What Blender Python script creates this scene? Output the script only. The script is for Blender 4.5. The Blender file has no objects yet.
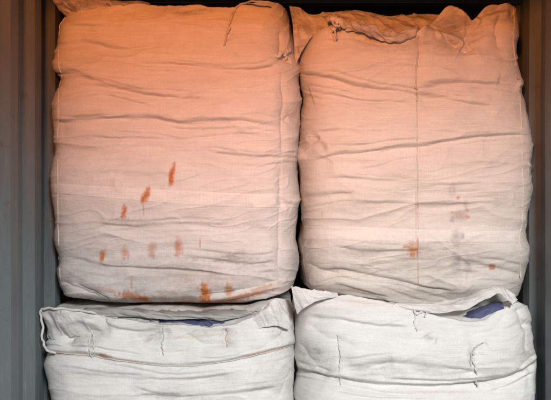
import bpy, math
import numpy as np
from mathutils import Vector

# ------------------------------------------------------------------ camera, world, lights
scn = bpy.context.scene
C = scn.collection
D, CZ, FPX = 3.1, 1.65, 652.6          # camera distance to the bag fronts, eye height, focal length in photo pixels

cam = bpy.data.cameras.new('camera')
cam.sensor_width = 36.0
cam.lens = 36.0 * FPX / 551.0
cam.clip_end = 100
co = bpy.data.objects.new('camera', cam)
co.location = (0, -D, CZ)
co.rotation_euler = (math.radians(90), 0, 0)
C.objects.link(co)
scn.camera = co

w = bpy.data.worlds.new('World')
scn.world = w
w.use_nodes = True
bg = w.node_tree.nodes['Background']
bg.inputs['Color'].default_value = (0.93, 0.96, 1.0, 1)
bg.inputs['Strength'].default_value = 0.075

def spot(name, loc, target, size, energy, color, radius, broad):
    l = bpy.data.lights.new(name, 'SPOT')
    l.energy = energy
    l.color = color
    l.spot_size = math.radians(size)
    l.spot_blend = 1.0
    l.shadow_soft_size = radius
    o = bpy.data.objects.new(name, l)
    o.location = loc
    o.rotation_euler = (Vector(target) - Vector(loc)).to_track_quat('-Z', 'Y').to_euler()
    o.scale = (broad, 1, 1)                  # broad, flat beam
    C.objects.link(o)
    return o

spot('warm_flood_lamp', (-0.45, -3.6, 2.80), (0.02, 0, 2.88), 57.5, 585, (1.0, 0.262, 0.055), 0.22, 1.35)
spot('daylight_lamp', (0.9, -4.6, 3.1), (0.42, 0, 0.13), 52.5, 1150, (1.0, 0.995, 0.975), 0.40, 1.6)

scn.view_settings.view_transform = 'Standard'
scn.view_settings.look = 'None'
scn.view_settings.exposure = 0.0
scn.view_settings.gamma = 1.0
scn.render.engine = 'CYCLES'
scn.cycles.filter_width = 1.8             # the photograph is soft

# ------------------------------------------------------------------ helpers
def W(px, py, y=0.0):
    """photo pixel + distance behind the bag-front plane -> point"""
    k = (D + y) / FPX
    return np.array(((px - 275.5) * k, y, CZ - (py - 200.0) * k))

def to_px(P):
    k = FPX / (D + P[..., 1])
    return 275.5 + P[..., 0] * k, 200.0 - (P[..., 2] - CZ) * k

_rs = np.random.RandomState(11)
_tab = _rs.rand(256, 256) * 2 - 1
def vnoise(x, y, seed=0):
    x = np.asarray(x, float) + seed * 17.37
    y = np.asarray(y, float) + seed * 9.71
    xi = np.floor(x).astype(int); yi = np.floor(y).astype(int)
    fx = x - xi; fy = y - yi
    fx = fx**3 * (fx * (fx * 6 - 15) + 10); fy = fy**3 * (fy * (fy * 6 - 15) + 10)
    a = _tab[xi % 256, yi % 256]; b = _tab[(xi + 1) % 256, yi % 256]
    c = _tab[xi % 256, (yi + 1) % 256]; d = _tab[(xi + 1) % 256, (yi + 1) % 256]
    return (a * (1 - fx) + b * fx) * (1 - fy) + (c * (1 - fx) + d * fx) * fy
def fbm(x, y, seed=0, octs=4):
    s = 0; a = 1.0; t = 0
    for o in range(octs):
        s = s + a * vnoise(x * 2**o + o * 3.1, y * 2**o + o * 7.7, seed + o); t += a; a *= 0.5
    return s / t
def ridged(x, y, seed=0):
    return 1 - np.abs(vnoise(x, y, seed)) * 1.6

def sstep(a, b, x):
    t = np.clip((x - a) / (b - a), 0, 1)
    return t * t * (3 - 2 * t)

def pl(pts):
    p = np.array(pts, float)
    return p[:, 0], p[:, 1]

def smooth_interp(x, pts):
    """Catmull-like smooth interpolation of y over x"""
    xs, ys = pl(pts)
    m = np.gradient(ys, xs)
    x = np.clip(x, xs[0], xs[-1])
    i = np.clip(np.searchsorted(xs, x) - 1, 0, len(xs) - 2)
    h = xs[i + 1] - xs[i]; t = (x - xs[i]) / h
    return ((2*t**3 - 3*t**2 + 1) * ys[i] + (t**3 - 2*t**2 + t) * h * m[i]
            + (-2*t**3 + 3*t**2) * ys[i + 1] + (t**3 - t**2) * h * m[i + 1])

def seg_dist(PX, PY, pts):
    best = np.full(PX.shape, 1e9); par = np.zeros(PX.shape)
    n = len(pts) - 1
    for i in range(n):
        (x0, y0), (x1, y1) = pts[i], pts[i + 1]
        dx, dy = x1 - x0, y1 - y0
        t = np.clip(((PX - x0) * dx + (PY - y0) * dy) / (dx * dx + dy * dy), 0, 1)
        d = np.hypot(PX - x0 - t * dx, PY - y0 - t * dy)
        m = d < best
        best = np.where(m, d, best); par = np.where(m, (i + t) / n, par)
    return best, par

# crease kinds, all in photo pixels across and metres deep
def valley(PX, PY, pts, depth, wd=3.0):
    jx = vnoise(PX / 23, PY / 23, 5) * 2.0; jy = vnoise(PX / 19, PY / 19, 6) * 1.2
    d, t = seg_dist(PX + jx, PY + jy, pts)
    tap = sstep(0, 0.18, t) * sstep(1, 0.82, t) * 0.85 + 0.15
    return -depth * tap * (0.62 * np.exp(-d / wd) + 0.38 * np.exp(-(d / (wd * 3.6))**2))

def fold(PX, PY, pts, h, up=16.0, lo=7.0, ends=(0.12, 0.12)):
    """cloth above the line hangs over the cloth below it: swell, sharp step, slow recovery"""
    xs, ys = pl(pts)
    y0 = smooth_interp(PX, pts) + vnoise(PX / 9, PX * 0 + 3, 8) * .45 + vnoise(PX / 40, PX * 0 + 9, 2) * 1.0
    d = PY - y0
    L = xs[-1] - xs[0]
    a = sstep(xs[0], xs[0] + ends[0] * L + 1e-3, PX) * sstep(xs[-1], xs[-1] - ends[1] * L - 1e-3, PX)
    q = xs[0] * 1.7 + ys[0] * 3.1
    a1 = a * (0.8 + 0.35 * vnoise(PX / 37 + q, PX * 0, 4))
    a2 = a * np.clip(0.55 + 0.9 * vnoise(PX / 24 + q, PX * 0 + 4, 14), 0.05, 1.3)
    sw = 3.0 + 2.2 * vnoise(PX / 29 + q, PX * 0 + 2, 15)      # the step is sharp in places, soft in others
    above = np.exp(np.minimum(d, 0) / up) * 0.55 - 0.16 * np.exp(np.minimum(d, 0) / 4.5)
    below = -0.5 * np.exp(-np.maximum(d, 0) / (lo * 2.0))
    s = sstep(-1, 1, d / sw)
    out = h * a1 * (above * (1 - s) + below * s)
    out = out - h * a2 * 0.24 * np.exp(-np.abs(d - .8) / 1.3)
    # fainter companion wrinkles that run along the main one and drift off it
    for k, (o, am) in enumerate(((-7.5, .16), (6.0, .14), (11, .09))):
        e = d - o - 5 * vnoise(PX / 55 + q, PX * 0 + k * 3, 16) 
        out = out + h * a * am * np.clip(vnoise(PX / 48 + q, PX * 0 + k, 18) + .35, 0, 1) * (np.exp(-(e / 2.2)**2) - 1.2 * np.exp(-((e - 2.6) / 1.5)**2))
    return out

def ridge(PX, PY, pts, h, wd=5.0):
    xs, ys = pl(pts)
    d = PY - smooth_interp(PX, pts) - vnoise(PX / 17, PX * 0, 9) * 1.2
    L = xs[-1] - xs[0]
    a = sstep(xs[0], xs[0] + .2 * L, PX) * sstep(xs[-1], xs[-1] - .2 * L, PX)
    return h * a * np.exp(-(d / wd)**2)

def mesh_grid(name, P, mat, parent=None, closed_u=False, attrs=None):
    nv, nu = P.shape[:2]
    idx = np.arange(nv * nu).reshape(nv, nu)
    if closed_u:
        idx = np.concatenate([idx, idx[:, :1]], 1)
    q = np.stack([idx[:-1, :-1], idx[:-1, 1:], idx[1:, 1:], idx[1:, :-1]], -1).reshape(-1, 4)
    me = bpy.data.meshes.new(name)
    me.vertices.add(nv * nu)
    me.vertices.foreach_set('co', P.reshape(-1).astype(np.float32))
    me.loops.add(q.size)
    me.loops.foreach_set('vertex_index', q.reshape(-1).astype(np.int32))
    me.polygons.add(len(q))
    me.polygons.foreach_set('loop_start', (np.arange(len(q)) * 4).astype(np.int32))
    me.polygons.foreach_set('use_smooth', np.ones(len(q), bool))
    me.update(calc_edges=True)
    me.validate()
    if attrs:
        for k, v in attrs.items():
            at = me.attributes.new(k, 'FLOAT', 'POINT')
            at.data.foreach_set('value', np.ascontiguousarray(v, dtype=np.float32).reshape(-1))
    me.materials.append(mat)
    o = bpy.data.objects.new(name, me)
    C.objects.link(o)
    if parent is not None:
        o.parent = parent
    return o

def catmull(P, n):
    """resample control rows (k, ...) to n samples along axis 0"""
    P = np.asarray(P, float); k = len(P)
    Q = np.concatenate([2 * P[:1] - P[1:2], P, 2 * P[-1:] - P[-2:-1]], 0)
    s = np.linspace(0, k - 1, n); i = np.minimum(s.astype(int), k - 2); t = (s - i)
    t = t.reshape((-1,) + (1,) * (P.ndim - 1))
    a, b, c, d = Q[i], Q[i + 1], Q[i + 2], Q[i + 3]
    return 0.5 * (2*b + (c - a) * t + (2*a - 5*b + 4*c - d) * t**2 + (-a + 3*b - 3*c + d) * t**3)

def normals(P):
    du = np.gradient(P, axis=1); dv = np.gradient(P, axis=0)
    n = np.cross(du, dv)
    return n / (np.linalg.norm(n, axis=-1, keepdims=True) + 1e-12)

def sheet(name, rows, mat, parent, nu=160, nv=40, amp=0.004, seed=1, thick=0.0025, fu=9, fv=3, soil_shade=.12):
    """thin cloth: rows of (px, py, y) control points, all rows the same count"""
    G = np.array([[W(*p) for p in r] for r in rows])
    G = catmull(G, nv)
    G = np.swapaxes(catmull(np.swapaxes(G, 0, 1), nu), 0, 1)
    U, V = np.meshgrid(np.linspace(0, 1, nu), np.linspace(0, 1, nv))
    n = normals(G)
    h = amp * (fbm(U * fu * .6 + V * 1.5, V * fv * .6, seed, 2) * 1.5 + 0.5 * np.clip(ridged(U * fu + V * 2, V * fv * .8, seed + 3), 0, 1)**2)
    G = G + n * h[..., None]
    edge = vnoise(U * 16, V * 0, seed + 7) * 0.005 + vnoise(U * 70, V * 0, seed + 8) * 0.0006
    G[..., 2] += edge * (sstep(.8, 1, V) + .5 * sstep(.2, 0, V))
    z = np.zeros(U.shape)
    o = mesh_grid(name, G - base_of(parent), mat, parent,
                  attrs={'rust': z, 'grime': z + soil_shade, 'print': z})
    m = o.modifiers.new('thickness', 'SOLIDIFY'); m.thickness = thick; m.offset = 0
    if name == 'inner_liner': o['label'] = 'blue plastic film lining inside the bag mouth'
    return o

def base_of(parent):
    return np.array(parent.location) if parent is not None else np.zeros(3)

def tube(name, pts, r, mat, parent, n=8, per=10, flat=.6, wob=0.0, seed=0):
    """cord or narrow webbing along world points, tapered wobble, closed ends"""
    P = catmull(np.array(pts), max(3, per * (len(pts) - 1)))
    if wob:
        s = np.linspace(0, len(pts) * 2.3, len(P))
        P = P + np.stack([vnoise(s, s * 0, seed), vnoise(s, s * 0 + 5, seed), vnoise(s, s * 0 + 9, seed)], -1) * wob
    T = np.gradient(P, axis=0); T /= np.linalg.norm(T, axis=1, keepdims=True) + 1e-9
    ref = np.array((0, -1.0, 0))
    A = np.cross(T, ref); A /= np.linalg.norm(A, axis=1, keepdims=True) + 1e-9
    B = np.cross(A, T)
    rr = r * (1 + 0.12 * vnoise(np.linspace(0, len(P) / 3, len(P)), np.zeros(len(P)), seed + 2))
    rr[0] *= .3; rr[-1] *= .3
    ang = np.linspace(0, 2 * np.pi, n, endpoint=False)
    G = P[:, None] + rr[:, None, None] * (np.cos(ang)[None, :, None] * A[:, None] + flat * np.sin(ang)[None, :, None] * B[:, None])
    z = np.zeros(G.shape[:2])
    return mesh_grid(name, G - base_of(parent), mat, parent, closed_u=True, attrs={'rust': z, 'grime': z, 'print': z})

def thing(name, loc, label, cat, group=None):
    o = bpy.data.objects.new(name, None)
    o.location = loc
    o['label'] = label; o['category'] = cat
    if group: o['group'] = group
    C.objects.link(o)
    return o

# ------------------------------------------------------------------ materials
def new_mat(name):
    m = bpy.data.materials.new(name); m.use_nodes = True
    nt = m.node_tree
    return m, nt, nt.nodes['Principled BSDF']

def N(nt, t, **kw):
    n = nt.nodes.new(t)
    for k, v in kw.items(): setattr(n, k, v)
    return n

def mixc(nt, fac, a, b, mode='MIX'):
    m = N(nt, 'ShaderNodeMix', data_type='RGBA', blend_type=mode)
    for s, v in ((0, fac), (6, a), (7, b)):
        if isinstance(v, bpy.types.NodeSocket): nt.links.new(v, m.inputs[s])
        elif isinstance(v, tuple): m.inputs[s].default_value = v + (1,)
        else: m.inputs[s].default_value = v
    return m.outputs[2]

def noise(nt, vec, scale, detail=5, rough=.6):
    n = N(nt, 'ShaderNodeTexNoise'); n.inputs['Scale'].default_value = scale
    n.inputs['Detail'].default_value = detail; n.inputs['Roughness'].default_value = rough
    nt.links.new(vec, n.inputs['Vector'])
    return n.outputs['Fac']

def ramp(nt, v, a, b):
    r = N(nt, 'ShaderNodeMapRange'); nt.links.new(v, r.inputs[0])
    r.inputs[1].default_value = a; r.inputs[2].default_value = b
    return r.outputs[0]

def woven(name, base, dust, weave=True, rough=.62):
    m, nt, bs = new_mat(name)
    tc = N(nt, 'ShaderNodeTexCoord').outputs['Object']
    def stretch(sx, sy, sz):
        mp = N(nt, 'ShaderNodeMapping'); mp.inputs['Scale'].default_value = (sx, sy, sz)
        nt.links.new(tc, mp.inputs['Vector']); return mp.outputs[0]
    blot = ramp(nt, noise(nt, stretch(1.2, 1.2, 3.0), 3.0, 6), .38, .72)
    col = mixc(nt, blot, base, dust)
    streak = ramp(nt, noise(nt, stretch(3, 3, 75), 2.2, 4, .75), .40, .72)
    col = mixc(nt, streak, col, tuple(c * .84 for c in base))
    vst = ramp(nt, noise(nt, stretch(85, 85, 2.2), 2.0, 4, .75), .42, .74)
    col = mixc(nt, vst, col, tuple(c * .86 for c in base))
    fine = noise(nt, tc, 140, 3)
    def attr(n):
        a = N(nt, 'ShaderNodeAttribute'); a.attribute_name = n; return a.outputs['Fac']
    g = N(nt, 'ShaderNodeMath', operation='MULTIPLY'); nt.links.new(attr('grime'), g.inputs[0])
    nt.links.new(ramp(nt, noise(nt, stretch(1, 1, 3), 9, 6, .7), .3, .65), g.inputs[1])
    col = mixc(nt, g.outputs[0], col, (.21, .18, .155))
    col = mixc(nt, attr('print'), col, (.18, .17, .19))
    rs = N(nt, 'ShaderNodeMath', operation='MULTIPLY'); nt.links.new(attr('rust'), rs.inputs[0])
    nt.links.new(ramp(nt, fine, .0, .45), rs.inputs[1])
    col = mixc(nt, rs.outputs[0], col, (.47, .145, .025))
    nt.links.new(col, bs.inputs['Base Color'])
    bs.inputs['Roughness'].default_value = rough
    bs.inputs['Specular IOR Level'].default_value = .3
    # crossed tapes of the weave and small crumples as relief
    mu = N(nt, 'ShaderNodeMath', operation='ADD'); nt.links.new(vst, mu.inputs[0]); nt.links.new(streak, mu.inputs[1])
    b1 = N(nt, 'ShaderNodeBump'); b1.inputs['Strength'].default_value = .35; b1.inputs['Distance'].default_value = .0018
    nt.links.new(mu.outputs[0], b1.inputs['Height'])
    b2 = N(nt, 'ShaderNodeBump'); b2.inputs['Strength'].default_value = .45; b2.inputs['Distance'].default_value = .008
    nt.links.new(noise(nt, stretch(1, 1, 2.6), 16, 5, .55), b2.inputs['Height']); nt.links.new(b1.outputs[0], b2.inputs['Normal'])
    nt.links.new(b2.outputs[0], bs.inputs['Normal'])
    return m

M_bag = woven('woven_polypropylene', (.74, .715, .70), (.63, .595, .57))
M_tan = woven('woven_polypropylene_tan', (.735, .708, .665), (.625, .585, .53))
M_low = woven('woven_polypropylene_white', (.83, .83, .815), (.74, .725, .70))
M_band = woven('sewn_band', (.82, .79, .77), (.77, .74, .72))
M_bandtan = woven('sewn_band_tan', (.81, .785, .74), (.76, .73, .69))
M_cord = woven('cord', (.62, .57, .52), (.42, .37, .33))
M_cordw = woven('pale_cord', (.76, .75, .73), (.62, .59, .57))
M_grey = woven('shaded_cloth', (.46, .46, .45), (.36, .355, .345))  # darker cloth colour standing in for shade on the lower bag's top
M_hem = woven('hem', (.70, .64, .60), (.50, .38, .33))

def plain(name, col, rough=.5, metal=0, var=None, bump=0):
    m, nt, bs = new_mat(name)
    tc = N(nt, 'ShaderNodeTexCoord').outputs['Object']
    c = mixc(nt, ramp(nt, noise(nt, tc, 6, 6, .65), .35, .7), col, var or tuple(x * .8 for x in col))
    nt.links.new(c, bs.inputs['Base Color'])
    bs.inputs['Roughness'].default_value = rough; bs.inputs['Metallic'].default_value = metal
    if bump:
        b = N(nt, 'ShaderNodeBump'); b.inputs['Strength'].default_value = bump; b.inputs['Distance'].default_value = .004
        nt.links.new(noise(nt, tc, 40, 4), b.inputs['Height']); nt.links.new(b.outputs[0], bs.inputs['Normal'])
    return m

M_blue = plain('blue_liner_film', (.032, .040, .11), .6, var=(.06, .07, .16), bump=.6)

def steel():
    m, nt, bs = new_mat('grey_painted_steel')
    tc = N(nt, 'ShaderNodeTexCoord').outputs['Object']
    mp = N(nt, 'ShaderNodeMapping'); mp.inputs['Scale'].default_value = (1, 3, .5); nt.links.new(tc, mp.inputs['Vector'])
    c = mixc(nt, ramp(nt, noise(nt, mp.outputs[0], 5, 7, .7), .35, .75), (.165, .195, .205), (.125, .146, .154))
    c = mixc(nt, ramp(nt, noise(nt, tc, 11, 8, .75), .60, .70), c, (.135, .095, .075))
    sc = N(nt, 'ShaderNodeMapping'); sc.inputs['Scale'].default_value = (1, 22, 1.2); nt.links.new(tc, sc.inputs['Vector'])
    c = mixc(nt, ramp(nt, noise(nt, sc.outputs[0], 4, 5, .6), .58, .75), c, (.23, .245, .25))
    nt.links.new(c, bs.inputs['Base Color'])
    bs.inputs['Roughness'].default_value = .55
    b = N(nt, 'ShaderNodeBump'); b.inputs['Strength'].default_value = .25; b.inputs['Distance'].default_value = .004
    nt.links.new(noise(nt, tc, 28, 6, .7), b.inputs['Height']); nt.links.new(b.outputs[0], bs.inputs['Normal'])
    return m
M_steel = steel()
M_floor = plain('plywood_floor', (.16, .10, .06), .7, bump=.3)

# ------------------------------------------------------------------ shipping container
XL, XR, H, Y0, Y1 = -1.122, 1.268, 2.69, -0.98, 2.9
cont = thing('shipping_container', (0, 0, 0), 'grey corrugated steel shipping container around the stacked bags', 'container')

def corrugated(name, X, out, phase):
    """vertical trapezoid corrugations running along y; out = outward sign"""
    prof = []; y = Y0 - 0.278 + phase
    while y < Y1 + .3:
        prof += [(y, 0), (y + .070, 0), (y + .138, .036), (y + .210, .036)]
        y += .278
    pr = []
    for i, (yy, d) in enumerate(prof):             # rounded bends
        for e in (-.006, .006):
            k = d
            pr.append((yy + e, k + (.0028 if (d == 0) == ((i % 4 in (1, 2)) == (e > 0)) and False else 0)))
    ys = np.array([p[0] for p in pr]); ds = np.array([p[1] for p in pr])
    zs = np.linspace(0.0, H, 30)
    YY, ZZ = np.meshgrid(ys, zs)
    dent = 0.004 * fbm(YY * 1.3 + 4, ZZ * 1.1, 31 + int(out > 0))
    P = np.stack([X + out * (ds[None, :] + 0 * ZZ) + dent, YY, ZZ], -1)
    o = mesh_grid(name, P, M_steel, cont)
    for p in o.data.polygons: p.use_smooth = False
    s = o.modifiers.new('thickness', 'SOLIDIFY'); s.thickness = .002; s.offset = 0
    return o

corrugated('side_wall', XL, -1, 0.095)
corrugated('side_wall', XR, 1, 0.030)

def box(name, a, b, mat, parent):
    (x0, y0, z0), (x1, y1, z1) = a, b
    me = bpy.data.meshes.new(name)
    v = [(x, y, z) for z in (z0, z1) for y in (y0, y1) for x in (x0, x1)]
    me.from_pydata(v, [], [(0, 2, 3, 1), (4, 5, 7, 6), (0, 1, 5, 4), (2, 6, 7, 3), (0, 4, 6, 2), (1, 3, 7, 5)])
    me.materials.append(mat)
    o = bpy.data.objects.new(name, me); C.objects.link(o); o.parent = parent
    bv = o.modifiers.new('bevel', 'BEVEL'); bv.width = .004; bv.segments = 2
    return o
ys = []
y = Y0
while y < Y1:
    ys += [(y, 0), (y + .09, 0), (y + .11, .02), (y + .2, .02)]; y += .22
yy = np.array([a for a, b in ys]); dd = np.array([b for a, b in ys])
xs = np.linspace(XL - .05, XR + .05, 12)
XX, YY = np.meshgrid(xs, yy)
roof = mesh_grid('roof', np.stack([XX, YY, H + dd[:, None] + XX * 0], -1), M_steel, cont)
roof.modifiers.new('thickness', 'SOLIDIFY').thickness = .002
for p in roof.data.polygons: p.use_smooth = False
box('floor', (XL - .06, Y0, -.03), (XR + .06, Y1 + .1, 0), M_floor, cont)
box('end_wall', (XL - .06, Y1 + .02, .002), (XR + .06, Y1 + .05, H - .003), M_steel, cont)

# ------------------------------------------------------------------ bulk bags
GROUP = 'bulk bags stacked two by two in the container'

def unit_section(nf, ns, nb, n=6.0):
    """superellipse, denser on the front (-y). returns x in -1..1, y in -1..1"""
    th = np.linspace(0, 2 * np.pi, 20001)
    c, s = np.cos(th), np.sin(th)
    x = np.sign(c) * np.abs(c)**(2 / n); yv = np.sign(s) * np.abs(s)**(2 / n)
    L = np.concatenate([[0], np.cumsum(np.hypot(np.diff(x), np.diff(yv)))])
    dens = np.where(yv < -0.55, nf, np.where(yv < .4, ns, nb)).astype(float)
    cum = np.concatenate([[0], np.cumsum(np.hypot(np.diff(x), np.diff(yv)) * (dens[:-1] + dens[1:]) / 2)])
    tot = int(cum[-1])
    s_ = np.linspace(0, cum[-1], tot, endpoint=False)
    return np.interp(s_, cum, x), np.interp(s_, cum, yv)

def stain_maps(G, stains, fm=1.0):
    PX, PY = to_px(G)
    rust = np.zeros(PX.shape); grime = np.zeros(PX.shape); prnt = np.zeros(PX.shape)
    ex = vnoise(PX / 2.3, PY / 3.2, 41) * 1.0 + vnoise(PX / 1.1, PY / 1.5, 42) * .5
    for kind, x, y, rx, ry, rot, st in stains:
        a = math.radians(rot)
        dx = (PX - x) * math.cos(a) + (PY - y) * math.sin(a); dy = -(PX - x) * math.sin(a) + (PY - y) * math.cos(a)
        d = np.hypot(dx / rx, dy / ry) + ex * (.25 if kind != 'p' else .1)
        val = st * sstep(1.25, .25, d) * fm
        if kind == 'r': rust = np.maximum(rust, val)
        elif kind == 'g': grime = np.maximum(grime, val)  # real dirt and painted-in shade share this map
        else: prnt = np.maximum(prnt, val * (0.95 + .5 * vnoise(PX / 3, PY / 3, 44)))
    return rust, grime + 0.10, prnt

class Bag:
    pass

def make_bag(label, left, right, top, bottom, rec, depth, creases, stains, mat, seed, nv=430,
             cap_z=None, wr=.8, yfront=0.0, nf=180, base_z=None):
    b = Bag()
    ux, uy = unit_section(nf, 40, 14)
    nu = len(ux)
    pl_, pr_ = left, right
    pmid = (smooth_interp(np.array(200. if top[0][1] < 150 else 350.), left) , smooth_interp(np.array(200. if top[0][1] < 150 else 350.), right))
    pxn = pmid[0] + (ux + 1) / 2 * (pmid[1] - pmid[0])
    front = uy < 0.2
    tp = np.where(front, smooth_interp(pxn, top), np.mean([p[1] for p in top]))
    bt = np.where(front, smooth_interp(pxn, bottom), np.mean([p[1] for p in bottom]))
    # blend front outline into the sides
    k = sstep(-0.6, 0.2, uy)
    tp = smooth_interp(pxn, top) * (1 - k) + np.mean([p[1] for p in top]) * k
    bt = smooth_interp(pxn, bottom) * (1 - k) + np.mean([p[1] for p in bottom]) * k
    tp = tp + (1.2 * vnoise(pxn / 9, pxn * 0, seed) + .3 * vnoise(pxn / 3, pxn * 0, seed + 1)) * (1 - k)   # ragged rim
    v = np.linspace(0, 1, nv)[:, None]
    PYn = bt[None] + v * (tp - bt)[None]
    kf = 1.054 if top[0][1] < 150 else 1.035                                     # silhouettes lie a little behind the front plane
    xl = (smooth_interp(PYn, left) - 275.5) * D / FPX * kf
    xr = (smooth_interp(PYn, right) - 275.5) * D / FPX * kf
    X = xl + (ux[None] + 1) / 2 * (xr - xl)
    rc = smooth_interp(PYn, rec)
    Y = yfront + rc + (uy[None] + 1) / 2 * (depth - 2 * rc)
    Z = CZ - (PYn - 200.0) * D / FPX
    P = np.stack([X, Y, Z], -1)
    PX, PY = to_px(P)
    n = normals(P)
    cen = np.array([X.mean(), yfront + depth / 2, 0])
    sgn = np.sign(np.sum(n[..., :2] * (P - cen)[..., :2], -1).mean())
    n = n * sgn
    ang = np.unwrap(np.arctan2(uy, ux)) * 60       # keeps the wrinkles running round the corners
    S = pxn[None] * 1.0 + (uy[None] + 1) * 90 + 0 * PY
    wx = fbm(S / 70, PY / 45, seed + 1, 3) * 26; wy = fbm(S / 90, PY / 40, seed + 2, 3) * 12
    h = .024 * fbm((S + wx) / 150, (PY + wy) / 40, seed + 3, 3)
    r1 = ridged((S + wx) / 120, (PY + wy * 1.6 + 0.05 * S) / 25, seed + 4)
    r2 = ridged((S - wx) / 75, (PY - wy * 1.2 - 0.09 * S) / 19, seed + 5)
    r3 = ridged((S + wx * .6) / 34, (PY + wy + .2 * S) / 9, seed + 6)
    area = sstep(-.25, .5, fbm(S / 80, PY / 50, seed + 8, 2))
    h += wr * (0.010 * np.clip(r1, 0, 1)**2 + 0.007 * np.clip(r2, 0, 1)**2.2 * area + 0.0045 * np.clip(r3, 0, 1)**3 * (1.15 - area))
    r4 = ridged((S + wx) / 60, (PY + .75 * S + wy) / 42, seed + 14); r5 = ridged((S - wx) / 60, (PY - .6 * S + wy) / 38, seed + 15)
    patch = sstep(.0, .6, fbm(S / 60, PY / 40, seed + 16, 2)); patch2 = sstep(.0, .6, fbm(S / 60, PY / 40, seed + 17, 2))
    h += wr * .008 * (np.clip(r4, 0, 1)**3 * patch + np.clip(r5, 0, 1)**3 * patch2)      # cross folds pulling to the corners
    h += 0.0012 * fbm(S / 9, PY / 5, seed + 9, 3)
    side = sstep(-0.55, -0.9, uy)[None]            # hand-placed creases belong to the front
    hc = np.zeros_like(h)
    for c in creases:
        hc += {'f': fold, 'v': valley, 'r': ridge}[c[0]](PX, PY, *c[1:])
    h = h + 1.35 * hc * (0.15 + 0.85 * side)
    P = P + n * h[..., None]
    P[..., 2] += (h * 0.0)
    # top: cloth turning inwards over the fill
    caps = []
    zc = cap_z
    K = 26
    rim = P[-1]
    cx, cy = X.mean(), yfront + depth / 2
    for i in range(1, K + 1):
        t = (i / K)**1.6
        q = rim.copy()
        q[:, 0] = rim[:, 0] * (1 - t) + cx * t
        q[:, 1] = rim[:, 1] * (1 - t) + cy * t
        e = sstep(0, .35, t)
        q[:, 2] = rim[:, 2] * (1 - e) + zc * e + 0.012 * fbm(q[:, 0] * 9, q[:, 1] * 9, seed + 12) * sstep(0, .08, t) * sstep(1, .6, t)
        caps.append(q)
    bot = P[0].copy(); bots = []
    for i in range(8, 0, -1):
        t = i / 8
        q = bot.copy(); q[:, 0] = bot[:, 0] * (1 - t) + cx * t; q[:, 1] = bot[:, 1] * (1 - t) + cy * t
        e = sstep(0, .3, t)
        q[:, 2] = bot[:, 2] * (1 - e) + (base_z if base_z is not None else bot[:, 2].min()) * e
        bots.append(q)
    full = np.concatenate([np.array(bots), P, np.array(caps)], 0)
    fm = (uy < -0.3)[None]
    rust, grime, prnt = stain_maps(full, stains, fm)
    b.stains = stains
    loc = np.array((cx, yfront + depth / 2, full[..., 2].min()))
    b.root = thing('bulk_bag', tuple(loc), label, 'bulk bag', GROUP)
    b.body = mesh_grid('body', full - loc, mat, b.root, closed_u=True,
                       attrs={'rust': rust, 'grime': grime, 'print': prnt})
    fr = uy < -0.1
    b.P = P[:, fr]; b.n = (normals(P) * sgn)[:, fr]
    b.px, b.py = to_px(b.P)
    return b

def on(b, px, py, off=0.003):
    """point of the bag's front skin seen at a photo pixel, lifted by off"""
    d = (b.px - px)**2 + (b.py - py)**2 + np.maximum(b.P[..., 1] - .2, 0) * 400
    i = np.unravel_index(np.argmin(d), d.shape)
    return b.P[i] + b.n[i] * off

def on_line(b, pts, off=0.003, n=24):
    xs, ys = catmull(np.array(pts, float), n).T
    return [on(b, x, y, off) for x, y in zip(xs, ys)]

def band(b, name, top, bot, off, mat, rows=13, n=260, label=None):
    """strip of webbing sewn flat on the skin between two pixel lines"""
    xs = np.linspace(top[0][0], top[-1][0], n)
    yt = smooth_interp(xs, top); yb = smooth_interp(xs, bot)
    G = np.array([[on(b, x, a + (c - a) * t, off if 0 < t < 1 else -.002) for x, a, c in zip(xs, yt, yb)] for t in np.linspace(0, 1, rows)])
    for _ in range(2):
        G[:, 1:-1] = (G[:, :-2] + 2 * G[:, 1:-1] + G[:, 2:]) / 4
    ru, gr, pr = stain_maps(G, b.stains)
    return mesh_grid(name, G - base_of(b.root), mat, b.root, attrs={'rust': ru, 'grime': gr, 'print': pr})

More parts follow.
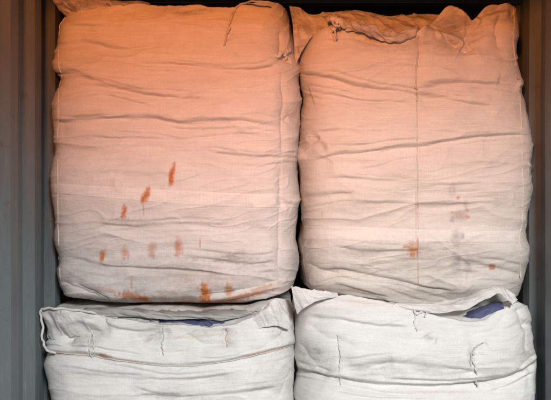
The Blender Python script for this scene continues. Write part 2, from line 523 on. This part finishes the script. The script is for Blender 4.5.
# ---- upper left bag
UL = make_bag(
    'tall upper bulk bag on the left, orange-lit, with rows of rust stains',
    left=[(-12, 70), (0, 66), (12, 60), (28, 55), (50, 53), (66, 54), (75, 57.5), (84, 54.5), (110, 52.5), (150, 52), (200, 53), (222, 55.5), (235, 54), (258, 56), (275, 55), (292, 58), (310, 64)],
    right=[(-12, 286), (0, 289), (20, 293), (45, 297), (58, 299.5), (75, 299), (100, 301), (125, 299.5), (150, 301), (180, 299), (205, 300.5), (235, 297), (265, 297), (290, 294), (310, 288)],
    top=[(40, 1), (75, 1), (110, 3), (160, 1.5), (200, 3), (240, 5), (262, 0), (285, -3), (305, 2)],
    bottom=[(50, 296), (66, 302), (100, 305), (140, 306), (185, 307), (225, 305), (260, 303), (280, 299), (300, 292)],
    rec=[(-10, .07), (2, .045), (14, .015), (40, 0), (280, 0), (293, .008), (301, .03), (308, .085)],
    depth=1.12, mat=M_bag, seed=3, cap_z=2.50, base_z=1.13, creases=[
        ('f', [(52, 73), (75, 74), (95, 80), (130, 90), (175, 97), (215, 99)], .020, 22, 9, (.02, .3)),
        ('f', [(52, 82), (85, 84), (120, 87), (150, 90)], .012, 9, 6),
        ('f', [(130, 62), (170, 63), (205, 66), (240, 68), (284, 65)], .017, 16, 7),
        ('f', [(52, 121), (90, 119), (125, 116), (155, 117), (180, 122), (205, 120), (240, 120), (285, 127)], .022, 14, 10, (.05, .06)),
        ('f', [(165, 126), (190, 128), (230, 128), (262, 130)], .009, 7, 6),
        ('f', [(60, 136), (100, 137), (150, 137), (190, 141)], .008, 14, 10),
        ('f', [(205, 151), (240, 154), (270, 156), (300, 158)], .015, 14, 8, (.2, .02)),
        ('f', [(52, 44), (80, 41), (120, 47), (160, 44)], .013, 20, 22),
        ('f', [(60, 24), (100, 26), (150, 22), (200, 17), (238, 12)], .016, 12, 14),
        ('f', [(90, 222), (130, 225), (180, 223), (230, 226)], .010, 18, 14),
        ('f', [(180, 256), (205, 258), (240, 262), (280, 262)], .014, 12, 8),
        ('f', [(60, 254), (95, 264), (140, 267), (190, 270), (250, 276)], .011, 20, 14),
        ('v', [(58, 282), (75, 290), (100, 300)], .016, 3.5),
        ('v', [(70, 284), (90, 292), (112, 302)], .012, 3),
        ('v', [(284, 70), (282, 100), (282, 130), (283, 160)], .012, 2.2),
        ('v', [(284, 165), (282, 200), (281, 240), (280, 280)], .010, 2.2),
        ('v', [(300, 50), (289, 57), (272, 66), (245, 70)], .014, 3),
        ('v', [(279, 30), (281, 45), (283, 56)], .013, 3),
        ('v', [(297, 70), (289, 60), (284, 54)], .014, 2.5),
        ('v', [(240, 3), (232, 14), (228, 28), (225, 48)], .010, 2.5),
        ('v', [(299, 120), (290, 116), (284, 122)], .012, 2.5),
        ('v', [(296, 205), (288, 202), (281, 206)], .014, 2.5),
        ('r', [(190, 305), (220, 300), (255, 292), (288, 281)], .010, 3),
        ('v', [(195, 298), (230, 294), (260, 287), (285, 277)], .013, 3),
    ], stains=[
        ('r', 172, 173, 3.4, 11, 10, 1), ('r', 171, 180, 3.2, 6, 10, 1), ('r', 146.5, 195, 3.8, 10, 22, 1), ('r', 143.5, 199, 3.4, 6, 0, 1),
        ('r', 143.5, 209, .8, 8, 0, .55), ('r', 124, 212, 3.2, 8, 8, 1),
        ('r', 102, 256, 4, 6, 15, .9), ('r', 105, 253, 1.4, 6, 0, .5), ('r', 125, 253, 4.6, 8.5, 0, .62), ('r', 128, 257, 1.5, 5, 0, .5), ('r', 152, 250, 5, 9.5, 0, .5),
        ('r', 178, 247, 4.8, 11, 0, .7), ('r', 182, 250, 1.5, 8, 0, .4), ('r', 200, 243, .9, 8, 0, .6),
        ('r', 132, 284, 1.8, 9, 0, .4), ('r', 130, 296, 17, 5.5, 6, .75), ('r', 143, 299, 10, 4, 12, .95), ('r', 170, 293, 16, 2, 4, .32), ('r', 190, 298, 14, 3, 8, .4),
        ('r', 205, 293, 7, 13, 0, 1), ('r', 207, 302, 10, 5, 0, 1), ('r', 229, 289, 5, 8, 0, .75), ('r', 185, 301, 20, 3, 4, .5), ('r', 245, 296, 44, 3.0, -12, .75), ('r', 228, 301, 24, 3, -8, .8),
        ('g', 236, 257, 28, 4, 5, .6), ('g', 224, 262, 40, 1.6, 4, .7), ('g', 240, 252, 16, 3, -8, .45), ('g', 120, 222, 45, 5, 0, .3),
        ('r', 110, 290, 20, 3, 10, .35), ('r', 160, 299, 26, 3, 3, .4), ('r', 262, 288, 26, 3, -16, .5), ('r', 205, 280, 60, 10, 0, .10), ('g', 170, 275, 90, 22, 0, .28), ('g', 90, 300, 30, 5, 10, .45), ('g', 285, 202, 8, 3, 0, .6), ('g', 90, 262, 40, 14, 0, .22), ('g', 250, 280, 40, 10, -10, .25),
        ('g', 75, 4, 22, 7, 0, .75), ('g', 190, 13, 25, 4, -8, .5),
    ])
band(UL, 'sewn_band', [(55, 183), (120, 187), (180, 190), (240, 193), (299, 194)], [(55, 194), (120, 200), (180, 205), (240, 208), (299, 209)], .0022, M_band)
tube('edge_seam', on_line(UL, [(61, 14), (59, 40), (59, 66), (62, 76), (59, 92), (58, 150), (58, 210), (59, 250), (61, 290)], .0016, 60), .0024, M_bag, UL.root, per=2)
tube('edge_seam', on_line(UL, [(283, 70), (282, 110), (282, 160), (282, 205), (281, 245), (280, 282)], .0004, 50), .002, M_bag, UL.root, per=4)
tube('tie_string', [W(270, 3, -.005), W(255, 1, -.01)] + on_line(UL, [(243, 3), (236, 8), (231, 18), (228, 28), (226, 38), (224, 47)], .006, 8), .0045, M_cord, UL.root, wob=.004, seed=2)
tube('tie_string', on_line(UL, [(231, 14), (229, 26), (227, 34)], .008, 5), .004, M_cord, UL.root, wob=.004, seed=5)
# knotted corner of the right edge
tube('corner_knot', [on(UL, 291, 50, .002), on(UL, 284, 52, .009), on(UL, 278, 55, .009), on(UL, 275, 58, .0)], .009, M_bag, UL.root, n=12, wob=.009, flat=.7)
tube('corner_knot', [on(UL, 285, 48, .0), on(UL, 282, 54, .013), on(UL, 286, 60, .0)], .007, M_bag, UL.root, n=12, wob=.008)
# gathered cloth along the top edge
sheet('top_flap', [
    [(64, 18, .14), (76, 13, .07), (95, 11, .07), (115, 11, .09), (150, 12, .12)],
    [(58, 6, .10), (74, 3, .04), (94, 2, .03), (114, 4, .05), (150, 8, .10)],
    [(54, 0, .09), (72, -6, .05), (92, -5, .06), (112, 1, .08), (150, 6, .12)]], M_bag, UL.root, amp=.012, seed=21, fu=12, soil_shade=.9)

# ---- upper right bag
UR = make_bag(
    'tall upper bulk bag on the right with a sagging knotted open top',
    left=[(-12, 318), (8, 318), (22, 312), (34, 305), (50, 302), (80, 301), (100, 303), (120, 303), (140, 302), (152, 299), (165, 302), (200, 303), (240, 302), (270, 303), (300, 306)],
    right=[(-12, 518), (0, 519), (10, 520), (22, 521), (40, 520), (60, 521), (75, 522), (86, 523), (95, 525), (120, 528), (160, 529), (200, 529), (222, 528), (235, 525.5), (250, 527), (275, 526), (300, 522)],
    top=[(296, 44), (304, 36), (312, 28), (322, 23), (335, 22), (350, 26), (364, 29), (376, 34), (386, 39.5), (398, 39), (410, 34), (420, 22), (430, 13), (442, 3), (452, 4), (461, 9), (469, 14), (477, 8), (486, 0), (500, -3), (514, -3), (530, 0)],
    bottom=[(296, 292), (330, 297), (370, 303), (410, 308), (460, 310), (500, 306), (530, 298)],
    rec=[(-10, .07), (6, .04), (22, .02), (45, .01), (70, 0), (270, 0), (290, .02), (300, .06), (312, .11)],
    depth=1.12, mat=M_tan, seed=47, cap_z=2.36, base_z=1.13, creases=[
        ('f', [(302, 74), (330, 78), (350, 83), (375, 87), (400, 90), (420, 93), (445, 94)], .022, 15, 8, (.05, .12)),
        ('f', [(302, 90), (335, 95), (370, 99), (410, 102)], .014, 9, 8),
        ('f', [(412, 84), (440, 82), (480, 81.5), (505, 83), (526, 88)], .022, 16, 8, (.2, .02)),
        ('f', [(416, 92), (440, 96), (470, 102), (495, 104)], .016, 8, 8),
        ('f', [(468, 86), (490, 90), (525, 98)], .009, 6, 8),
        ('f', [(312, 160), (335, 155), (365, 151), (400, 146), (430, 143), (470, 137), (500, 134), (528, 135)], .022, 14, 9, (.08, .06)),
        ('f', [(375, 152), (405, 147), (432, 145)], .009, 6, 6),
        ('f', [(310, 132), (350, 130), (400, 131), (440, 131), (470, 134)], .010, 16, 12),
        ('f', [(325, 178), (355, 177), (390, 180), (430, 184), (480, 182)], .012, 16, 10),
        ('f', [(300, 196), (330, 194), (355, 192)], .012, 10, 8),
        ('f', [(345, 200), (390, 202), (430, 204), (500, 200)], .010, 12, 10),
        ('f', [(330, 246), (380, 250), (440, 248)], .010, 16, 12),
        ('f', [(312, 272), (340, 270), (370, 274), (400, 281), (430, 288), (460, 291)], .020, 15, 10),
        ('f', [(330, 284), (360, 291), (390, 298)], .014, 9, 8),
        ('f', [(450, 258), (480, 262), (510, 270), (525, 275)], .011, 15, 12),
        ('v', [(301, 150), (308, 146), (322, 136)], .016, 3), ('v', [(301, 156), (312, 152), (330, 147)], .013, 3),
        ('v', [(301, 100), (312, 96)], .012, 3), ('v', [(302, 262), (318, 270), (345, 276)], .012, 3),
        ('v', [(417, 30), (416, 55), (416, 90)], .010, 2.2), ('v', [(416.5, 95), (417, 160), (418, 230), (418.5, 280)], .0055, 1.6),
        ('v', [(428, 16), (440, 22), (455, 24), (470, 18)], .050, 5),
        ('v', [(440, 26), (450, 38), (464, 46)], .034, 4), ('v', [(470, 14), (472, 26), (468, 38), (466, 48)], .034, 3.5),
        ('v', [(476, 12), (490, 7), (508, 4)], .034, 3.5), ('v', [(478, 40), (474, 33), (480, 22), (490, 14)], .024, 4),
        ('r', [(436, 30), (448, 32), (462, 38), (472, 42)], .024, 5), ('v', [(462, 47), (468, 51), (476, 47)], .030, 3), ('r', [(474, 22), (490, 17), (512, 14)], .022, 5),
        ('v', [(500, 12), (498, 30), (502, 52)], .020, 5),
        ('v', [(338, 25), (336, 34), (334, 42)], .012, 2.5), ('v', [(345, 28), (358, 34), (380, 42)], .012, 3), ('v', [(352, 36), (380, 45), (412, 44)], .010, 4),
        ('v', [(521, 84), (510, 80), (498, 79)], .012, 2.5),
    ], stains=[
        ('r', 413, 250, 6, 9, 5, .7), ('r', 408, 247, 7, 2.2, 0, .8), ('r', 417.5, 250, 1.8, 14, 0, .75), ('r', 411, 254, 2.4, 4, 0, .7), ('r', 416, 215, .9, 32, 0, .32), ('r', 418, 270, 1, 16, 0, .35),
        ('r', 458, 198, 2.2, 2.4, 20, .6), ('r', 467, 210, 2.6, 2.0, 40, .55), ('r', 467, 217, 4, 2.2, 15, .55), ('r', 452, 213, 2.4, 1.8, 0, .4), ('r', 459, 215, 6, 3, 0, .3), ('r', 460, 216, 1.2, 1.2, 0, .5), ('r', 492, 267, 4, 3.5, 0, .75), ('r', 491, 265, 1.5, 2, 0, .5),
        ('r', 322, 214, 1.2, 4, 0, .3),
        ('p', 461, 216, 9, 6, 0, .42), ('p', 453, 219, 5, 5, 0, .4), ('p', 456, 238, 5.5, 10, 0, .36), ('p', 462, 236, 3, 5, 0, .45), ('p', 456, 262, 6, 13, 0, .36), ('p', 468, 264, 5, 12, 0, .36), ('p', 452, 190, 5, 9, 0, .25), ('p', 466, 203, 3, 6, 0, .3), ('p', 497, 202, 4, 8, 0, .12),
        ('g', 420, 262, 90, 22, 4, .25), ('g', 350, 205, 30, 6, 0, .2), ('g', 330, 290, 40, 8, 10, .35), ('g', 440, 290, 50, 6, 4, .35), ('g', 350, 26, 44, 9, 5, .7), ('g', 455, 24, 30, 22, 0, .6), ('g', 505, 12, 24, 12, 0, .4), ('g', 410, 42, 60, 10, 0, .35), ('g', 309, 250, 5, 30, 0, .3), ('g', 470, 248, 34, 5, 8, .22),  # patches along the top paint in shade of the bunched folds
    ])
band(UR, 'sewn_band', [(303, 225), (350, 226), (417, 229), (470, 230), (527, 231)], [(303, 240), (350, 241), (417, 243), (470, 243), (527, 243)], .0022, M_bandtan)
tube('edge_seam', on_line(UR, [(513, 6), (514, 22), (513, 42), (516, 66), (519, 84), (520, 100), (522, 140), (523, 190), (522, 222), (519, 238), (521, 255), (519, 292)], .0016, 66), .0024, M_tan, UR.root, per=4)
tube('tie_string', on_line(UR, [(418, 36), (417, 60), (416, 84), (416.5, 93), (417, 102)], .004, 12), .0035, M_cord, UR.root, wob=.003, seed=3)
tube('tie_string', on_line(UR, [(417, 102), (417, 150), (418, 200), (418, 250), (418.5, 284)], .0008, 40), .0018, M_cord, UR.root, per=4)
# mouth of the bag: back cloth, knot and cords
sheet('top_flap', [
    [(297, 70, .14), (303, 52, .12), (313, 36, .12), (330, 30, .12), (350, 33, .13), (372, 42, .14), (392, 46, .14), (414, 44, .12), (436, 44, .12)],
    [(294, 34, .13), (302, 28, .12), (314, 22, .12), (331, 18, .13), (350, 17, .16), (370, 21, .17), (390, 27, .17), (413, 27, .15), (438, 30, .14)],
    [(290, 5, .12), (300, 9, .13), (313, 14, .14), (330, 12, .17), (348, 10, .20), (368, 13, .21), (388, 18, .21), (412, 15, .20), (440, 14, .17)]],
    M_tan, UR.root, nu=220, nv=60, amp=.016, seed=33, fu=16, soil_shade=.75)  # strong darkening paints in the shade behind the mouth
sheet('top_flap', [
    [(346, 31, .035), (358, 32, .01), (372, 36, .0), (386, 42, .0), (400, 42, .01), (414, 38, .02)],
    [(346, 26, .03), (358, 26, -.012), (372, 29, -.02), (386, 36, -.02), (400, 36, -.012), (416, 30, .01)],
    [(345, 24, .06), (358, 23, .04), (372, 26, .03), (386, 33, .03), (400, 32, .03), (418, 25, .04)]], M_tan, UR.root, amp=.010, seed=35, soil_shade=.6, fu=12)
tube('mouth_knot', [W(326, 20, .05), W(332, 19, .0), W(339, 22, -.01), W(344, 25, .01), W(350, 24, .05)], .013, M_tan, UR.root, n=12, wob=.006, seed=4)
tube('mouth_knot', [W(334, 14, .06), W(337, 19, -.012), W(336, 25, -.008), W(333, 31, .012)], .007, M_cordw, UR.root, n=10, wob=.004, seed=6)
tube('tie_string', [W(338, 15, .05), W(333, 22, -.012), W(338, 27, -.01), W(342, 20, -.01), W(334, 17, .0)], .005, M_cord, UR.root, wob=.004, seed=7)
tube('tie_string', [W(337, 24, -.008), W(335, 31, .0), W(336, 40, .0)], .0045, M_cord, UR.root, wob=.004, seed=8)

# ---- lower left bag
LL = make_bag(
    'white lower bulk bag on the left with a hem strap looping off its corner',
    left=[(300, 52), (320, 50), (335, 48.5), (350, 47), (365, 46.5), (380, 48), (395, 51), (420, 54), (500, 52), (560, 58)],
    right=[(296, 288), (312, 292), (330, 295), (342, 294.5), (352, 292.5), (370, 294), (400, 294), (450, 294), (560, 288)],
    top=[(38, 313), (60, 312), (92, 314), (125, 317), (150, 320), (170, 322.5), (200, 324), (222, 324.5), (242, 320), (258, 313), (268, 305), (278, 300), (288, 303), (298, 314)],
    bottom=[(30, 540), (170, 546), (300, 540)],
    rec=[(295, .05), (305, .03), (315, .012), (330, 0), (520, 0), (546, .06)],
    depth=1.14, yfront=-.06, mat=M_low, seed=83, wr=.45, cap_z=1.118, base_z=.004, nv=330, creases=[
        ('f', [(44, 351), (70, 353), (95, 355), (112, 358), (140, 362), (180, 365), (215, 362), (250, 355), (275, 349), (296, 343)], .026, 26, 9, (.02, .02)),
        ('f', [(92, 316), (110, 325), (135, 330), (160, 329)], .014, 8, 10),
        ('v', [(180, 330), (205, 344), (240, 346)], .014, 5), ('v', [(110, 350), (150, 352), (200, 350)], .012, 5), ('v', [(52, 318), (66, 330), (72, 346)], .014, 4),
        ('v', [(60, 344), (78, 334), (95, 322), (108, 318)], .020, 5), ('v', [(120, 346), (138, 338), (158, 334), (172, 334)], .012, 3.5),
        ('v', [(136, 345), (150, 337), (162, 335)], .012, 3),
        ('v', [(226, 327), (227, 338), (228, 348)], .010, 2.5), ('v', [(91, 316), (91, 335), (91, 357)], .008, 3),
        ('v', [(290, 322), (282, 335), (262, 347), (236, 355)], .016, 5), ('v', [(275, 306), (270, 320), (255, 332)], .012, 5),
        ('f', [(60, 372), (120, 377), (180, 378), (240, 374)], .009, 18, 22),
        ('f', [(130, 391), (170, 396), (220, 394), (280, 386)], .018, 16, 14), ('v', [(292, 368), (284, 380), (278, 400)], .008, 4),
    ], stains=[
        ('r', 88, 314, 14, 1.6, 3, .75), ('r', 72, 355, 26, 1.6, 3, .35), ('r', 104, 356, 9, 3, 14, .6), ('r', 130, 361, 22, 1.5, 6, .4), ('r', 158, 326, 8, 1.2, 3, .4),
        ('r', 200, 336, 50, 2.0, -4, .22), ('r', 265, 351, 24, 1.8, -14, .35), ('r', 70, 330, 12, 12, 0, .12), ('r', 226, 340, 6, 12, 0, .15),
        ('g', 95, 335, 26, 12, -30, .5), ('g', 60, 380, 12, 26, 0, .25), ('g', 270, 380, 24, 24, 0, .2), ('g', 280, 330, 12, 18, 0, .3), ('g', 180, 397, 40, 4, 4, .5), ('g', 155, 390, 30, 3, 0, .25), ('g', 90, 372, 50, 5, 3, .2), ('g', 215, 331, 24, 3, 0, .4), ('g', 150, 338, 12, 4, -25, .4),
    ])
hem = on_line(LL, [(49, 351), (70, 353.5), (95, 356), (112, 359), (140, 363), (180, 366), (215, 363), (250, 356), (275, 350), (292, 345)], .002, 40)
tube('hem', hem, .0028, M_hem, LL.root, per=4)
tube('strap_loop', [W(96, 313, -.065), W(72, 310, -.072), W(52, 308, -.07), W(42, 309.5, -.05), W(40.5, 314, -.045), W(43, 327, -.05), W(42.5, 338, -.055), W(44.5, 346, -.05), W(48, 351.5, -.055), W(56, 352.5, -.055)], .0056, M_cordw, LL.root, flat=.5, wob=.005, seed=9)
sheet('top_flap', [
    [(49, 338, .03), (60, 338, -.02), (80, 336, -.035), (108, 334, -.03)],
    [(46, 322, .0), (58, 323, -.06), (80, 323, -.072), (112, 326, -.045)],
    [(41, 309, -.02), (58, 310, -.06), (80, 311.5, -.062), (118, 318, -.02)]], M_low, LL.root, amp=.010, seed=51, nu=120, thick=.0014, soil_shade=.3)
sheet('top_flap', [
    [(240, 334, -.02), (262, 328, -.045), (276, 326, -.045), (290, 330, .0)],
    [(244, 325, -.02), (262, 314, -.062), (275, 310, -.066), (289, 318, -.01)],
    [(250, 318, .0), (265, 306, -.04), (275, 299, -.05), (284, 306, -.01)]], M_low, LL.root, amp=.006, seed=53, nu=120)
for x, y0, y1, sd in ((91, 313, 359, 1), (163, 327, 356, 2), (227, 327, 347, 3)):
    s = [(x, y0), (x + 1, (2 * y0 + y1) / 3), (x - .8, (y0 + 2 * y1) / 3), (x + .6, y1)]
    tube('tie_string', on_line(LL, s, .005, 7), .0030 if sd == 1 else .0026, M_cordw if sd == 1 else M_cord, LL.root, wob=.004, seed=sd)
tube('tie_string', on_line(LL, [(94, 315), (93, 330), (95, 344), (94, 356)], .006, 6), .0035, M_cordw, LL.root, wob=.004, seed=14)
sheet('inner_liner', [
    [(150, 328, -.036), (172, 330, -.036), (195, 332, -.038), (214, 330, -.036), (224, 327, -.030)],
    [(150, 322, -.022), (172, 323, -.022), (195, 323, -.024), (214, 322, -.022), (225, 320, -.018)],
    [(150, 317.5, .0), (172, 317.5, .0), (195, 318, .0), (214, 318.5, .0), (226, 318, .0)]], M_blue, LL.root, amp=.010, seed=55, nu=120)

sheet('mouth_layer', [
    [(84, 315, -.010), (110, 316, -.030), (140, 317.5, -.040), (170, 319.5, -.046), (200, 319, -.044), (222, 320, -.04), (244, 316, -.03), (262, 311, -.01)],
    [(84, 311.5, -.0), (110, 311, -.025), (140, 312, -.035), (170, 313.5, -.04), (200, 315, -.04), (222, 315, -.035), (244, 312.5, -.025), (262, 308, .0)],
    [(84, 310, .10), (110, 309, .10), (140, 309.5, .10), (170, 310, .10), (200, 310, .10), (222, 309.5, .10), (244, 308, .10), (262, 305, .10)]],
    M_grey, LL.root, nu=200, nv=40, amp=.011, seed=57, fu=16)  # grey colour carries the shade under the upper bag

# ---- lower right bag
LR = make_bag(
    'white lower bulk bag on the right with a raised flap showing blue liner',
    left=[(290, 304), (305, 301), (320, 297.5), (340, 296), (352, 295), (364, 294), (372, 295.5), (385, 296), (420, 296), (500, 298), (560, 304)],
    right=[(290, 521), (302, 526), (314, 531), (330, 532.5), (345, 531.5), (354, 530.5), (362, 534), (378, 536), (400, 535.5), (450, 534), (560, 528)],
    top=[(290, 312), (302, 306), (316, 300), (332, 296), (346, 295.5), (365, 299), (385, 304), (402, 307), (420, 311), (438, 316), (452, 319.5), (462, 319.5), (476, 315), (490, 309.5), (503, 305.5), (514, 303.5), (524, 308), (540, 316)],
    bottom=[(280, 540), (410, 546), (545, 540)],
    rec=[(292, .045), (302, .025), (312, .01), (326, 0), (520, 0), (546, .06)],
    depth=1.14, yfront=-.07, mat=M_low, seed=131, wr=.45, cap_z=1.135, base_z=.004, nv=330, creases=[
        ('f', [(290, 367), (305, 371), (325, 376), (345, 379), (380, 383), (415, 384.5), (455, 383), (490, 379), (515, 374), (536, 362)], .044, 26, 9, (.02, .02)),
        ('f', [(340, 367), (375, 362), (410, 362), (445, 366), (480, 370)], .010, 20, 16),
        ('r', [(292, 342), (350, 344), (410, 346), (480, 344), (540, 338)], .030, 24),
        ('r', [(292, 402), (410, 408), (540, 400)], .024, 16),
        ('f', [(308, 316), (340, 319), (380, 324), (410, 326)], .017, 10, 10),
        ('f', [(430, 326), (465, 332), (500, 328), (526, 320)], .009, 14, 16),
        ('v', [(350, 330), (400, 338), (450, 340)], .012, 7), ('v', [(505, 312), (490, 330), (462, 340)], .012, 6), ('v', [(305, 322), (330, 338), (360, 346)], .012, 7),
        ('v', [(298, 340), (306, 354), (318, 366), (332, 374)], .015, 6), ('v', [(345, 372), (370, 366), (395, 362)], .010, 4),
        ('v', [(388, 380), (380, 374), (384, 366), (394, 362)], .010, 3),
        ('v', [(339, 334), (340, 350), (341, 366)], .009, 2.6), ('v', [(471, 350), (470, 362), (471, 378)], .012, 2.6), ('v', [(471, 352), (477, 346), (484, 342)], .010, 2.2),
        ('v', [(528, 318), (524, 335), (522, 352)], .013, 4), ('v', [(516, 306), (520, 318), (528, 330)], .013, 3.5), ('v', [(532, 356), (524, 362), (512, 372)], .014, 3.5),
        ('v', [(414, 310), (416, 322), (417, 332)], .012, 3), ('v', [(424, 334), (428, 340), (434, 342)], .010, 3),
    ], stains=[
        ('r', 408, 308, 8, 2.0, 12, .55), ('r', 360, 302, 30, 2, 6, .22), ('r', 300, 369, 10, 1.4, 15, .4), ('r', 430, 392, 60, 1.6, 0, .22), ('r', 425, 310, 14, 1.5, 14, .3),
        ('g', 330, 310, 24, 4, 5, .2), ('g', 430, 338, 7, 5, 0, .5), ('g', 362, 374, 26, 8, -6, .35), ('g', 312, 358, 16, 14, 30, .55), ('g', 330, 372, 24, 6, 10, .4), ('g', 420, 372, 50, 9, 0, .3), ('g', 526, 345, 7, 30, 0, .35), ('g', 470, 354, 3, 12, 0, .4), ('g', 500, 374, 26, 5, -10, .3), ('g', 385, 368, 6, 8, 0, .3),  # patches at the left corner paint in its shading
    ])
sheet('top_flap', [
    [(297, 314, -.045), (304, 308, -.07), (315, 302, -.078), (328, 298, -.06), (338, 297, -.03)],
    [(294, 300, -.05), (303, 298, -.075), (315, 296, -.075), (328, 295, -.06), (337, 294, -.02)],
    [(291, 285.5, -.05), (302, 288, -.06), (315, 290, -.06), (326, 291, -.045), (336, 293, -.01)]], M_low, LR.root, amp=.004, seed=61, nu=100)
sheet('raised_flap', [
    [(392, 308, -.05), (420, 311.5, -.075), (440, 314, -.10), (458, 311, -.12), (476, 304, -.125), (490, 297, -.12), (499, 293, -.11), (506, 300, -.10), (513, 306, -.085)],
    [(394, 305, -.05), (420, 307, -.07), (440, 307, -.085), (459, 303, -.095), (477, 297, -.10), (490, 291, -.10), (499, 288, -.10), (507, 295, -.09), (514, 303, -.08)],
    [(396, 302, -.02), (420, 303, -.025), (440, 302, -.03), (460, 298, -.035), (478, 292, -.04), (491, 286, -.05), (500, 283.5, -.06), (509, 291, -.06), (516, 301, -.05)]],
    M_low, LR.root, nu=180, nv=36, amp=.009, seed=63, fu=14, thick=.0014, soil_shade=.3)
sheet('inner_liner', [
    [(444, 326, -.045), (460, 326, -.05), (475, 321, -.052), (490, 314, -.05), (504, 309, -.045)],
    [(444, 319, -.030), (460, 319, -.033), (476, 312, -.035), (490, 306, -.034), (503, 304, -.03)],
    [(444, 317, .02), (460, 315, .02), (476, 309, .02), (490, 304, .02), (502, 303, .02)]], M_blue, LR.root, amp=.004, seed=65, nu=100)
tube('tie_string', on_line(LR, [(338.5, 334), (339, 345), (341, 358), (340, 370), (341, 386)], .004, 9), .0030, M_cordw, LR.root, wob=.003, seed=20)
tube('tie_string', [on(LR, 414, 309, .008), on(LR, 416, 313, .016), on(LR, 421, 311, .012), on(LR, 423, 309, .008), on(LR, 426, 313, .010), on(LR, 425, 318, .006)], .0042, M_cordw, LR.root, wob=.002, flat=.7, seed=21)
tube('tie_string', on_line(LR, [(415, 309), (415, 316), (414, 324), (417, 332)], .005, 6), .0030, M_cordw, LR.root, wob=.003, seed=22)
tube('tie_string', on_line(LR, [(484, 342), (477, 346), (472, 352), (470, 360), (471, 370)], .004, 8), .0028, M_cord, LR.root, wob=.003, seed=23)
tube('tie_string', on_line(LR, [(472, 352), (474, 362), (476, 372), (477, 388)], .006, 8), .0036, M_cordw, LR.root, wob=.004, seed=24)
